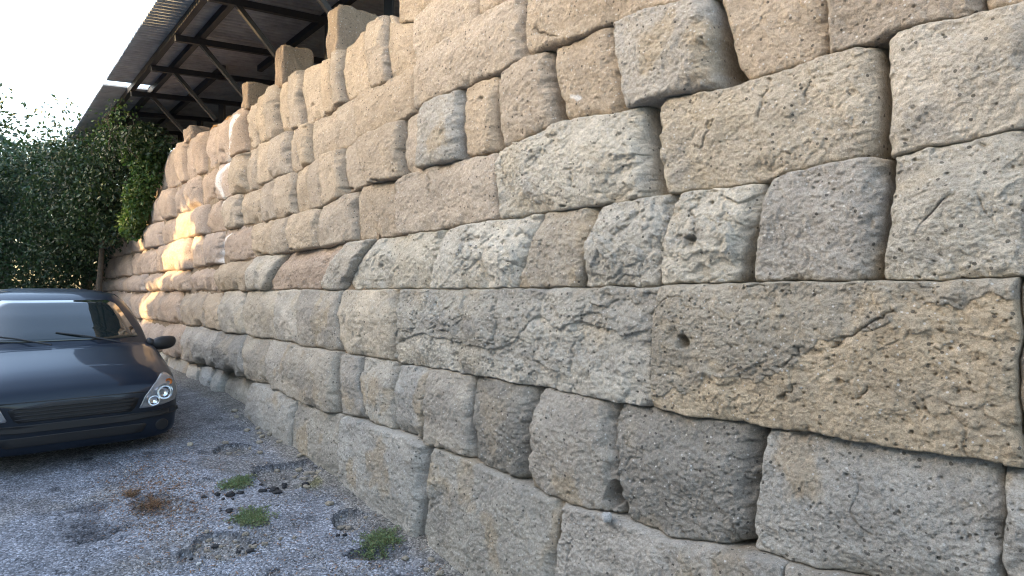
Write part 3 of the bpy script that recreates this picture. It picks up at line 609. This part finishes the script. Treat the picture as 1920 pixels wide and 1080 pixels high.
m.tube([P3(16.2, 2.0, .3), P3(16.0, 2.05, 1.6), P3(15.6, 2.1, 3.2), P3(15.0, 2.2, 4.2)], [.07, .06, .05, .03], 7)
o = m.build('stem', M_BARK, vine, True); o.location = -Vector(vb)
tp = []
for i in range(16):
    for j in range(60): tp.append(P3(12.4 + .36 * i + random.gauss(0, .08), 1.9 + random.gauss(0, .12), 4.88 - abs(random.gauss(0, .3))))
v, f, c = leaves_mesh(tp, .06, 22, .8, .6); mesh_np('tendril_leaves', v, f, M_LEAF, vine, c, False, vb)
# trees and bushes past the end of the lane
for i, (s, c, hgt, rad, lab) in enumerate([(21, -.3, 3.2, 2.3, 'leafy tree at the end of the lane beyond the parked car'), (23, 2.6, 4.0, 2.6, 'tall dark tree rising behind the creeper at the wall end'), (27, .8, 4.8, 3.2, 'farthest broad tree closing off the lane')]):
    b = P3(s, c, zg(s)); r = np.random.default_rng(40 + i); cl = []
    for j in range(12):
        d = r.normal(size=3); d /= np.linalg.norm(d); q = b + np.array((0, 0, hgt)) + d * rad * np.array((.75, .75, .6)); cl.append((tuple(q), tuple(r.uniform(.35, .6, 3) * rad)))
    tree('tree', b, hgt * .6, cl, 9000, .17, lab, 'tree', M_DARKLEAF, 50 + i, 'trees beyond the lane end')
for i, (s, c, rad, lab) in enumerate([(19.5, 1.2, 1.0, 'low bush against the foot of the wall end'), (20.5, .2, 1.1, 'round bush under the tree at the lane end'), (22, -1.2, 1.2, 'bush farthest from the wall at the lane end')]):
    b = P3(s, c, zg(s)); cl = [((b[0] + random.uniform(-.5, .5) * rad, b[1] + random.uniform(-.5, .5) * rad, b[2] + rad * random.uniform(.3, 1.1)), (rad * .6,) * 3) for _ in range(7)]
    t = empty('bush', tuple(b)); tag(t, lab, 'bush', 'bushes at the lane end'); v, f, c2 = leaves_mesh(blob_pts(cl, 5000, 70 + i), .1, 70 + i, .2); mesh_np('foliage', v, f, M_DARKLEAF, t, c2, False, b)
# ------------------------------------------------------------------ the other side of the lane (unseen, added to cast the shade)
def added_house(s0, s1, c0, c1, h, lab):
    b = P3((s0 + s1) / 2, c0, 0); t = empty('house', tuple(b)); tag(t, lab, 'house'); off = -Vector(b)
    def part(mb, nme, mat): o = mb.build(nme, mat, t); o.location = off; return o
    m = MB(); m.hexa([P3(s0, c0, -1), P3(s1, c0, -1), P3(s1, c1, -1), P3(s0, c1, -1), P3(s0, c0, h), P3(s1, c0, h), P3(s1, c1, h), P3(s0, c1, h)]); part(m, 'wall', M_PLASTER)
    m = MB(); cm = (c0 + c1) / 2
    m.add([P3(s0 - .2, c0 + .3, h + .003), P3(s1 + .05, c0 + .3, h + .003), P3(s1 + .05, c1 - .3, h + .003), P3(s0 - .2, c1 - .3, h + .003), P3(s0 - .2, cm, h + .7), P3(s1 + .05, cm, h + .7)], [(0, 1, 5, 4), (2, 3, 4, 5), (1, 2, 5), (3, 0, 4), (3, 2, 1, 0)])
    part(m, 'roof', simple('roof_tile', (.3, .14, .08), .85, noise=.3, scale=8))
    k = int((s1 - s0) / 3.2)
    for i in range(k):
        for zf in (1.1, 4.2):
            sm = s0 + (i + .5) * (s1 - s0) / k
            m = MB(); m.hexa([P3(sm - .5, c0 + .03, zf), P3(sm + .5, c0 + .03, zf), P3(sm + .5, c0 - .03, zf), P3(sm - .5, c0 - .03, zf), P3(sm - .5, c0 + .03, zf + 1.4), P3(sm + .5, c0 + .03, zf + 1.4), P3(sm + .5, c0 - .03, zf + 1.4), P3(sm - .5, c0 - .03, zf + 1.4)]); part(m, 'shutter', simple('green_shutter', (.05, .08, .05), .6) if 'green_shutter' not in bpy.data.materials else bpy.data.materials['green_shutter'])
added_house(-24, 14.2, -9, -16, 7.4, 'plain rendered house across the lane from the wall')  # out of view, added to keep the sun off the wall
# unseen leaf screen added to block the sun, gaps cut to shape the streak
GAP = []                                                  # gap outline on the added hedge plane, from where the streak falls on the wall
for x, y in [(338,372),(366,365),(376,430),(373,470),(354,500),(324,530),(288,555),(276,612),(256,612),(258,570),(280,535),(302,500),(314,455),(328,410)]:
    s_, z_ = px2wall(x, y); c_ = C0 + BAT * z_; t = (9 + c_) / .92
    GAP.append((s_ + t * .39, z_ + t * math.tan(SUN_EL) * math.hypot(.92, .39)))
GAP2 = [(s_ + (9 + 2) / .92 * .39, z_ + 11 / .92 * math.tan(SUN_EL)) for s_, z_ in ((13.6, 3.0), (13.5, 3.5), (13.9, 3.8), (14.4, 3.4), (14.7, 2.7), (14.5, 2.2), (14.2, 2.4))]
hb = P3(20, -9, zg(20)); added_hedge = empty('hedge', tuple(hb)); tag(added_hedge, 'tall clipped hedge across the lane with a narrow gap', 'hedge')
r = np.random.default_rng(5); n = 80000
hs = r.uniform(13.8, 34, n); hzv = r.uniform(.3, 8.6, n); hc = -9 - r.uniform(0, .5, n)
u_ = hc + 9                                               # slide the gap along the sun's path through the added hedge's thickness
gs = hs + u_ * .39 / .92; gzv = hzv + u_ * math.tan(SUN_EL) / .92
def in_gap(poly, m_): return sum(poly_sd(gs + a_, gzv + b_, poly) for a_, b_ in ((0, 0), (m_, 0), (-m_, 0), (0, m_), (0, -m_))) > 0
keep = ~(in_gap(GAP, .02) | in_gap(GAP2, .05))
pts = P3(hs[keep], hc[keep], hzv[keep]); v, f, c = leaves_mesh(pts, .26, 6, 0, .8); mesh_np('foliage', v, f, M_DARKLEAF, added_hedge, c, False, hb)
m = MB()
for s_ in np.arange(14.6, 34, 1.4): m.tube([P3(s_, -9.6, 0), P3(s_, -9.6, 4.2)], [.06, .04], 6)
o = m.build('stems', M_BARK, added_hedge); o.location = -Vector(hb)

# ------------------------------------------------------------------ parked car
PAINT = simple('dark_blue_paint', (.006, .0095, .016), .42, .0, **{'Coat Weight': .4, 'Coat Roughness': .05, 'Coat Tint': (.55, .75, 1, 1), 'Specular IOR Level': .25})
PLAST = simple('black_plastic', (.012, .012, .013), .55); GLASS = simple('tinted_glass', (.012, .018, .018), .04, 0, **{'Coat Weight': .6})
CHROME = simple('reflector_chrome', (.75, .76, .78), .12, 1.0); RUB = simple('tyre_rubber', (.018, .018, .018), .85); RIM = simple('wheel_rim', (.35, .35, .36), .35, .8)
LENS, t_, b_ = mat_new('clear_lens'); b_.inputs['Base Color'].default_value = (.95, .97, 1, 1); b_.inputs['Roughness'].default_value = .02; b_.inputs['Transmission Weight'].default_value = 1; b_.inputs['IOR'].default_value = 1.25
HOUS = simple('lamp_housing', (.33, .34, .36), .25, .6); AMBER = simple('amber_lens', (.7, .22, .05), .2)
def cat(P_, n):                                           # Catmull-Rom through rows of P_
    P_ = np.asarray(P_, float); k = len(P_); t = np.linspace(0, k - 1, n); i = np.minimum(t.astype(int), k - 2); f_ = (t - i)[:, None]
    g = lambda j: P_[np.clip(j, 0, k - 1)]; p0, p1, p2, p3 = g(i - 1), g(i), g(i + 1), g(i + 2)
    return .5 * (2 * p1 + (p2 - p0) * f_ + (2 * p0 - 5 * p1 + 4 * p2 - p3) * f_ ** 2 + (3 * p1 - p0 - 3 * p2 + p3) * f_ ** 3)
def make_car(loc, yaw, pitch, label):
    root = empty('parked_car', loc); root.rotation_euler = (0, pitch, yaw); tag(root, label, 'car')
    # stations: x (front = 0), half width, z top at the middle, z shoulder, z bottom
    st = np.array([(0, .42, .57, .56, .34), (-.015, .58, .63, .61, .26), (-.05, .70, .69, .65, .19), (-.12, .77, .74, .68, .175), (-.24, .80, .795, .71, .168), (-.42, .812, .845, .74, .168), (-.75, .82, .905, .80, .17), (-1.10, .82, .955, .865, .18),
                   (-1.7, .82, .97, .89, .18), (-2.6, .815, .985, .91, .18), (-3.3, .79, .985, .92, .2), (-3.62, .72, .93, .86, .26), (-3.76, .55, .8, .75, .36)])
    st = cat(st, 76); half = []
    for x, hw, zt, zs, zb in st:
        zm = zb + (zs - zb) * .5
        sec = cat([(0, zb), (hw * .6, zb), (hw * .93, zb + .035), (hw * .995, zm - .06), (hw, zm + .04), (hw * .975, zs - .03), (hw * .90, zs + (zt - zs) * .42), (hw * .62, zs + (zt - zs) * .86), (hw * .3, zt - .004), (0, zt)], 34)
        half.append(np.stack([np.full(34, x), sec[:, 0], sec[:, 1]], -1))
    H = np.array(half); full = np.concatenate([H, H[:, -2:0:-1] * np.array((1, -1, 1))], 1); n, k = full.shape[:2]
    v = full.reshape(-1, 3); idx = np.arange(n * k).reshape(n, k)
    q = np.stack([idx[:-1], np.roll(idx[:-1], -1, 1), np.roll(idx[1:], -1, 1), idx[1:]], -1).reshape(-1, 4)
    m = MB(); m.v = [tuple(p) for p in v]; m.f = [tuple(map(int, r_)) for r_ in q] + [tuple(map(int, idx[0])), tuple(map(int, idx[-1]))[::-1]]
    body = m.build('body', PAINT, root, True)
    # cabin
    def ring(xf, xfc, xb, hw, z, nn=48):
        pts = cat([(xf, 0), (xf - .01, hw * .5), (xfc, hw * .88), (xfc - .16, hw), (-2.2, hw * 1.02), (xb + .35, hw * .96), (xb + .05, hw * .8), (xb, 0)], nn); pts = [(a, b_, z) for a, b_ in pts]
        return pts + [(a, -b_, z) for a, b_, _ in pts[-2:0:-1]]
    rings = [ring(-.98, -1.16, -3.66, .765, .90), ring(-1.20, -1.37, -3.60, .74, 1.05), ring(-1.45, -1.60, -3.50, .69, 1.20), ring(-1.70, -1.82, -3.38, .625, 1.33), ring(-1.88, -1.98, -3.30, .56, 1.395), ring(-2.1, -2.15, -3.1, .38, 1.425)]
    m = MB(); k = len(rings[0])
    for rg in rings: m.v += rg
    for i in range(len(rings) - 1):
        for j in range(k): m.f.append((i * k + j, i * k + (j + 1) % k, (i + 1) * k + (j + 1) % k, (i + 1) * k + j))
    m.f.append(tuple((len(rings) - 1) * k + j for j in range(k)))
    cabin = m.build('roof', PAINT, root, True)
    bv = []
    for o in (body, cabin): bm = bmesh.new(); bm.from_mesh(o.data); bv.append(BVHTree.FromBMesh(bm)); bm.free()
    def patch(name, poly, mat, off=.004, axis='x', which=0, parent=root, rings_=7, nb=44, dome=0, smooth=True, sign=1):
        """panel lying on the body: outline given in the front (y, z) or side (x, z) view, laid on by projection"""
        p = np.array(poly + [poly[0]], float); L_ = np.concatenate([[0], np.cumsum(np.hypot(*np.diff(p, axis=0).T))]); t = np.linspace(0, L_[-1], nb, endpoint=False)
        b2 = np.stack([np.interp(t, L_, p[:, 0]), np.interp(t, L_, p[:, 1])], -1); c0 = b2.mean(0); vs = []
        for i in range(rings_ + 2):
            f_ = min(i / rings_, 1.0); e = off + dome * (1 - f_ ** 2) if i <= rings_ else -.012
            for a, b_ in (c0 + (b2 - c0) * max(f_, .02)):
                if axis == 'x': o_, d_ = Vector((2, a, b_)), Vector((-1, 0, 0))
                else: o_, d_ = Vector((a, 3 * sign, b_)), Vector((0, -sign, 0))
                hit = bv[which].ray_cast(o_, d_)
                q_ = hit[0] if hit[0] else (Vector((-.3, a, b_)) if axis == 'x' else Vector((a, .8 * sign, b_)))
                nr = hit[1] if hit[0] and hit[1].dot(d_) < 0 else -d_
                vs.append(tuple(q_ + (nr * .6 - d_ * .4).normalized() * e))
        fs = [(i * nb + j, i * nb + (j + 1) % nb, (i + 1) * nb + (j + 1) % nb, (i + 1) * nb + j) for i in range(rings_ + 1) for j in range(nb)] + [tuple(range(nb))[::-1]]
        m = MB(); m.v = vs; m.f = fs; return m.build(name, mat, parent, smooth)
    fl = lambda poly, s_: [(a * s_, b_) for a, b_ in poly][::s_]
    lamp = [(.455, .475), (.50, .575), (.57, .665), (.645, .735), (.69, .742), (.735, .70), (.765, .63), (.772, .56), (.752, .515), (.65, .488), (.55, .474)]
    for s_ in (1, -1):
        h = patch('headlight', fl(lamp, s_), HOUS, .003)
        for yy, zz, rr_ in ((.655, .60, .068), (.565, .535, .050), (.70, .68, .03)):
            hit = bv[0].ray_cast(Vector((2, yy * s_, zz)), Vector((-1, 0, 0)))[0]; x0 = hit.x + .012; m = MB(); nn = 24; vs = []
            for i in range(7):
                a = i / 6 * 1.35; vs += [(x0 - rr_ * .75 * math.cos(a) + rr_ * .62, yy * s_ + rr_ * math.sin(a) * math.cos(j * 2 * math.pi / nn), zz + rr_ * math.sin(a) * math.sin(j * 2 * math.pi / nn)) for j in range(nn)]
            m.add(vs, [(i * nn + j, i * nn + (j + 1) % nn, (i + 1) * nn + (j + 1) % nn, (i + 1) * nn + j) for i in range(6) for j in range(nn)]); m.build('reflector', AMBER if rr_ < .04 else CHROME, h, True)
        patch('lens', fl(lamp, s_), LENS, .022, parent=h, dome=.030)
        patch('fog_lamp', fl([(.64 + .055 * math.cos(a), .30 + .05 * math.sin(a)) for a in np.linspace(0, 2 * math.pi, 17)[:-1]], s_), PLAST, .006)
        patch('side_window', [(-1.55, .99), (-1.95, 1.30), (-3.0, 1.30), (-3.25, 1.0)][::-s_], GLASS, .004, 'y', 1, sign=s_)
        m = MB(); m.tube([(-1.22, s_ * .74, .93), (-1.235, s_ * .82, .90)], [.045, .035], 8); mir = m.build('mirror', PLAST, root, True)
        b2 = bmesh.new(); bmesh.ops.create_uvsphere(b2, u_segments=20, v_segments=14, radius=1)
        for q_ in b2.verts: q_.co = Vector((q_.co.x * .075 - 1.25 - .03 * q_.co.y * s_, s_ * .90 + .125 * math.copysign(abs(q_.co.y) ** .8, q_.co.y), 0.905 + .072 * math.copysign(abs(q_.co.z) ** .75, q_.co.z) + .012 * q_.co.y * s_))
        for q_ in b2.faces: q_.smooth = True
        me = bpy.data.meshes.new('housing'); b2.to_mesh(me); b2.free(); link('mirror_housing', me, PLAST, mir)
        for xw in (-.72, -3.1):
            nn = 36; prof = [(.17, -.09), (.26, -.092), (.285, -.075), (.292, -.03), (.292, .03), (.285, .075), (.26, .092), (.17, .09)]; vs = []
            for r_, w_ in prof: vs += [(xw + r_ * math.cos(j * 2 * math.pi / nn), s_ * .715 + w_, .29 + r_ * math.sin(j * 2 * math.pi / nn)) for j in range(nn)]
            m = MB(); m.add(vs, [(i * nn + j, i * nn + (j + 1) % nn, ((i + 1) % 8) * nn + (j + 1) % nn, ((i + 1) % 8) * nn + j) for i in range(8) for j in range(nn)]); wh = m.build('wheel', RUB, root, True)
            m = MB(); m.add([(xw + r_ * math.cos(j * 2 * math.pi / nn), s_ * (.715 + w_), .29 + r_ * math.sin(j * 2 * math.pi / nn)) for r_, w_ in ((.185, .07), (.15, .05), (.06, .07)) for j in range(nn)], [(i * nn + j, i * nn + (j + 1) % nn, (i + 1) * nn + (j + 1) % nn, (i + 1) * nn + j) for i in range(2) for j in range(nn)] + [tuple(2 * nn + j for j in range(nn))]); m.build('rim', RIM, wh, True)
    patch('grille', [(-.43, .50), (-.40, .455), (.40, .455), (.43, .50), (.455, .565), (.2, .60), (-.2, .60), (-.455, .565)], PLAST, .004, nb=60)
    for z_ in (.48, .51, .54, .57):
        patch('grille_bar', [(-.42, z_ - .005), (.42, z_ - .005), (.42, z_ + .005), (-.42, z_ + .005)], M_STEEL, .011, rings_=3, nb=60)
    patch('bumper_strip', [(-.785, .445), (-.785, .40), (-.4, .37), (.4, .37), (.785, .40), (.785, .445), (.4, .432), (-.4, .432)], PLAST, .014, nb=90)
    patch('lower_intake', [(-.52, .335), (-.48, .255), (.48, .255), (.52, .335)], PLAST, .005, nb=60)
    patch('windscreen', [(-.66, .985), (.66, .985), (.60, 1.14), (.53, 1.30), (.45, 1.345), (-.45, 1.345), (-.53, 1.30), (-.60, 1.14)], GLASS, .005, which=1, nb=70)
    for y0 in (-.1, .45):
        m = MB(); m.tube([(-.98, y0, .965), (-1.12, y0 - .25, 1.02), (-1.2, y0 - .5, 1.06)], .008, 6); m.build('wiper', PLAST, root)
    patch('bonnet_edge', [(-.52, .617), (.52, .617), (.52, .609), (-.52, .609)], PLAST, .002, rings_=3, nb=80)
    return root
CAR_S, CAR_C = 6.35, .66
cp = P3(CAR_S, CAR_C, 0); zf, zr = zg(CAR_S + .72), zg(CAR_S + 3.1)
pitch = math.atan2(zr - zf, 2.38)
make_car((cp[0], cp[1], float(zf - .72 * math.tan(pitch) + fall(CAR_C) - .025)), math.atan2(-D[1], -D[0]), pitch, 'dark blue hatchback parked on the lane close to the wall')

# ------------------------------------------------------------------ weeds, stones and litter on the lane
def weed(px, py, wpx, n, mat, lab, group, seed_, hgt=.05, nm='weed', catg='weed'):
    p = gpt(px, py); rad = wpx / 2 * p[1] / F; r = np.random.default_rng(seed_); t = empty(nm, tuple(p)); tag(t, lab, catg, group)
    m = MB(); pts = []; dirs = []
    for i in range(n):
        a = r.uniform(0, 2 * np.pi); L_ = rad * r.uniform(.3, 1.05); x, y = p[0] + r.normal() * rad * .12, p[1] + r.normal() * rad * .12; q = []
        bend = r.normal() * .5
        for j in range(5):
            f_ = j / 4; aa = a + bend * f_; xx, yy = x + math.cos(aa) * L_ * f_, y + math.sin(aa) * L_ * f_
            q.append((xx, yy, gz(xx, yy) + .006 + hgt * (f_ * (1.5 - f_)) * r.uniform(.7, 1.3)))
        m.tube(q, .0016, 3)
        for j in range(46):
            f_ = r.uniform(.1, 1); i0 = min(int(f_ * 4), 3); g_ = f_ * 4 - i0; pts.append([q[i0][k] * (1 - g_) + q[i0 + 1][k] * g_ + r.normal() * .006 for k in range(3)])
    o = m.build('stems', mat if mat == M_DRY else M_BARK, t); o.location = -Vector(p)
    v, f, c = leaves_mesh(pts, .017, seed_, -.3, .38 if mat != M_DRY else .14); mesh_np('leaves', v, f, mat, t, c, False, p)
weed(446, 906, 76, 60, M_WEED, 'narrow green weed at the edge of the long pothole', 'green weeds on the asphalt', 1, .02)
weed(473, 974, 98, 75, M_WEED, 'middle green weed spreading flat on bare asphalt', 'green weeds on the asphalt', 2, .022)
weed(712, 1018, 100, 75, M_WEED, 'green weed growing at the foot of the wall blocks', 'green weeds on the asphalt', 3, .024)
weed(285, 946, 88, 45, M_DRY, 'reddish brown dry grass tuft on the asphalt in front of the car', None, 4, .035, 'dry_grass_tuft', 'dry grass')
weed(246, 930, 40, 20, M_DRY, 'small dry brown tuft left of the larger dry grass', None, 5, .03, 'dry_grass_tuft', 'dry grass')
proto = {}
def chunk(name, px, py, wpx, mat, colr, lab, catg, group, seed_, squash=.6):
    p = gpt(px, py); d = wpx * p[1] / F; h = d * squash
    key = (name, seed_ % 6)
    if key not in proto:
        o = lump(name, (0, 0, 0), (1, random.uniform(.55, .9), .62), mat, colr, seed_, n=6, rough=.30, p=3.0); proto[key] = o
    else:
        o = proto[key].copy(); COL.objects.link(o)
    o.location = (p[0], p[1], p[2] + h * .25); o.scale = (d, d, d * squash / .6); o.rotation_euler = (0, 0, seed_ * 1.7)
    for kk in ('label', 'category', 'group', 'kind'):
        if kk in o: del o[kk]
    return tag(o, lab, catg, group)
r = np.random.default_rng(12); i = 0
for hx, hy, rx, ry, cnt, where in ((420, 930, 32, 9, 7, 'below the narrow green weed'), (500, 916, 32, 9, 8, 'in the middle of the long pothole'), (560, 908, 28, 9, 8, 'at the wall end of the long pothole'), (455, 1022, 38, 15, 8, 'in the broad gravel patch in front'), (355, 1042, 18, 9, 4, 'by the small round pothole'), (640, 1000, 26, 16, 4, 'near the round pothole by the wall'), (430, 958, 22, 7, 3, 'left of the middle green weed')):
    for _ in range(cnt):
        i += 1; chunk('asphalt_lump', hx + rx * r.normal() * .6, hy + ry * r.normal() * .6, r.uniform(5, 17), M_BITUM, (.02, .02, .02), 'loose black lump of broken asphalt ' + where, 'asphalt lump', 'broken asphalt lumps ' + where, i, r.uniform(.3, .6))
for hx, hy, rx, ry, cnt, where in ((435, 843, 28, 8, 7, 'in the far square pothole'), (560, 885, 40, 14, 11, 'in the long pothole'), (648, 978, 24, 15, 9, 'in the round pothole by the wall'), (430, 1015, 75, 22, 20, 'in the broad gravel patch in front')):
    for _ in range(cnt):
        i += 1; chunk('pebble', hx + rx * r.normal() * .6, hy + ry * r.normal() * .6, r.uniform(4, 11), M_STONE, (.36, .31, .25), 'small grey tan pebble lying loose ' + where, 'pebble', 'pebbles ' + where, i, .6)
chunk('stone', 357, 834, 13, M_STONE, (.62, .54, .42), 'cream coloured stone lying on the asphalt beside the car wheel', 'stone', None, 903, .5)
chunk('stone', 374, 1057, 8, M_STONE, (.7, .68, .66), 'white chip of stone near the round pothole in the foreground', 'stone', None, 906, .6)
s_, z_ = px2wall(1147, 968); zl = float(bed(1, np.array([s_]))[0])
o = lump('stone', tuple(P3(s_, C0 + BAT * zl - .035, zl + .012)), (.042, .036, .04), M_STONE, (.55, .53, .5), 33, n=5, rough=.25); tag(o, 'small pale grey stone resting on the ledge below the dark niche', 'stone')
# gravel too small to count
r = np.random.default_rng(31)
for i_ in range(26):
    sx = r.uniform(3.0, 7.5); cx_ = 2.17 + abs(r.normal()) * -.10; q = P3(sx, cx_, 0); z_ = gz(q[0], q[1]); q[2] = z_; X_, Y_ = proj(np.array(q))
    i += 1; chunk('stone_chip', float(X_), float(Y_), r.uniform(6, 15), M_STONE, (.36, .31, .24), 'small tan stone chip fallen at the foot of the wall', 'stone chip', 'fallen chips along the wall foot', i, .5)
n = 6500; pts = []
rr = np.random.default_rng(77)
while len(pts) < n:
    x, y = rr.uniform(230, 860), rr.uniform(760, 1085)
    if fbm(np.array([x / 90.]), np.array([y / 40.]), 3, 3)[0] + (.25 if (abs(x - 420) < 90 and abs(y - 1015) < 40) else 0) + (.2 if abs(y - (1080 - (850 - x) * .76)) < 40 else 0) > rr.uniform(-.05, .5): pts.append((x, y))
tet = np.array([(0, 0, .8), (.9, 0, 0), (-.3, .8, 0), (-.5, -.7, 0), (0.1, 0.1, -.5)]); tf = np.array([(0, 1, 2), (0, 2, 3), (0, 3, 1), (4, 2, 1), (4, 3, 2), (4, 1, 3)])
V_, F_, C_ = [], [], []
for j, (x, y) in enumerate(pts):
    p = gpt(x, y)
    if sc(p)[1] > 2.15: continue
    sz = rr.uniform(.0035, .009) * (1.5 if rr.random() < .08 else 1); a = rr.uniform(0, 6.3); q = tet * sz * rr.uniform(.6, 1.3, 3); q = np.stack([q[:, 0] * math.cos(a) - q[:, 1] * math.sin(a), q[:, 0] * math.sin(a) + q[:, 1] * math.cos(a), q[:, 2]], -1) + p
    F_.append(tf + 5 * len(V_)); V_.append(q); C_.append(np.repeat([np.array((.3, .28, .26)) * rr.uniform(.2, 1.9)], 5, 0))
tag(mesh_np('gravel', np.concatenate(V_), np.concatenate(F_), M_STONE, None, np.clip(np.concatenate(C_), .02, .7), False), 'loose gravel strewn over the asphalt and potholes', kind='stuff')

# dry needles and leaf litter
r = np.random.default_rng(91); V_, F_, C_ = [], [], []
for j in range(2600):
    if r.random() < .6: x, y = r.normal(300, 60), r.normal(925, 45)
    else: x, y = r.uniform(240, 860), r.uniform(800, 1078)
    if y < 790 or y > 1085 or x < 150: continue
    p = gpt(x, y)
    if sc(p)[1] > 2.2: continue
    L_ = r.uniform(.012, .04); a = r.uniform(0, 6.3); d = np.array((math.cos(a), math.sin(a), 0)) * L_; e = np.array((-math.sin(a), math.cos(a), 0)) * r.uniform(.0008, .004); up = np.array((0, 0, r.uniform(.002, .008)))
    F_.append(np.array([(0, 1, 2, 3), (3, 2, 5, 4)]) + 6 * len(V_)); V_.append(np.array([p - e, p + e, p + d * .5 + e + up, p + d * .5 - e + up, p + d - e * .4 + up * .4, p + d + e * .4 + up * .4]) + (0, 0, .003))
    C_.append(np.repeat([np.array((1, .9, .8)) * r.uniform(.3, 1.3)], 6, 0))
tag(mesh_np('leaf_litter', np.concatenate(V_), np.concatenate(F_), M_DRY, None, np.concatenate(C_), False), 'dry brown needles and litter strewn over the asphalt', kind='stuff')
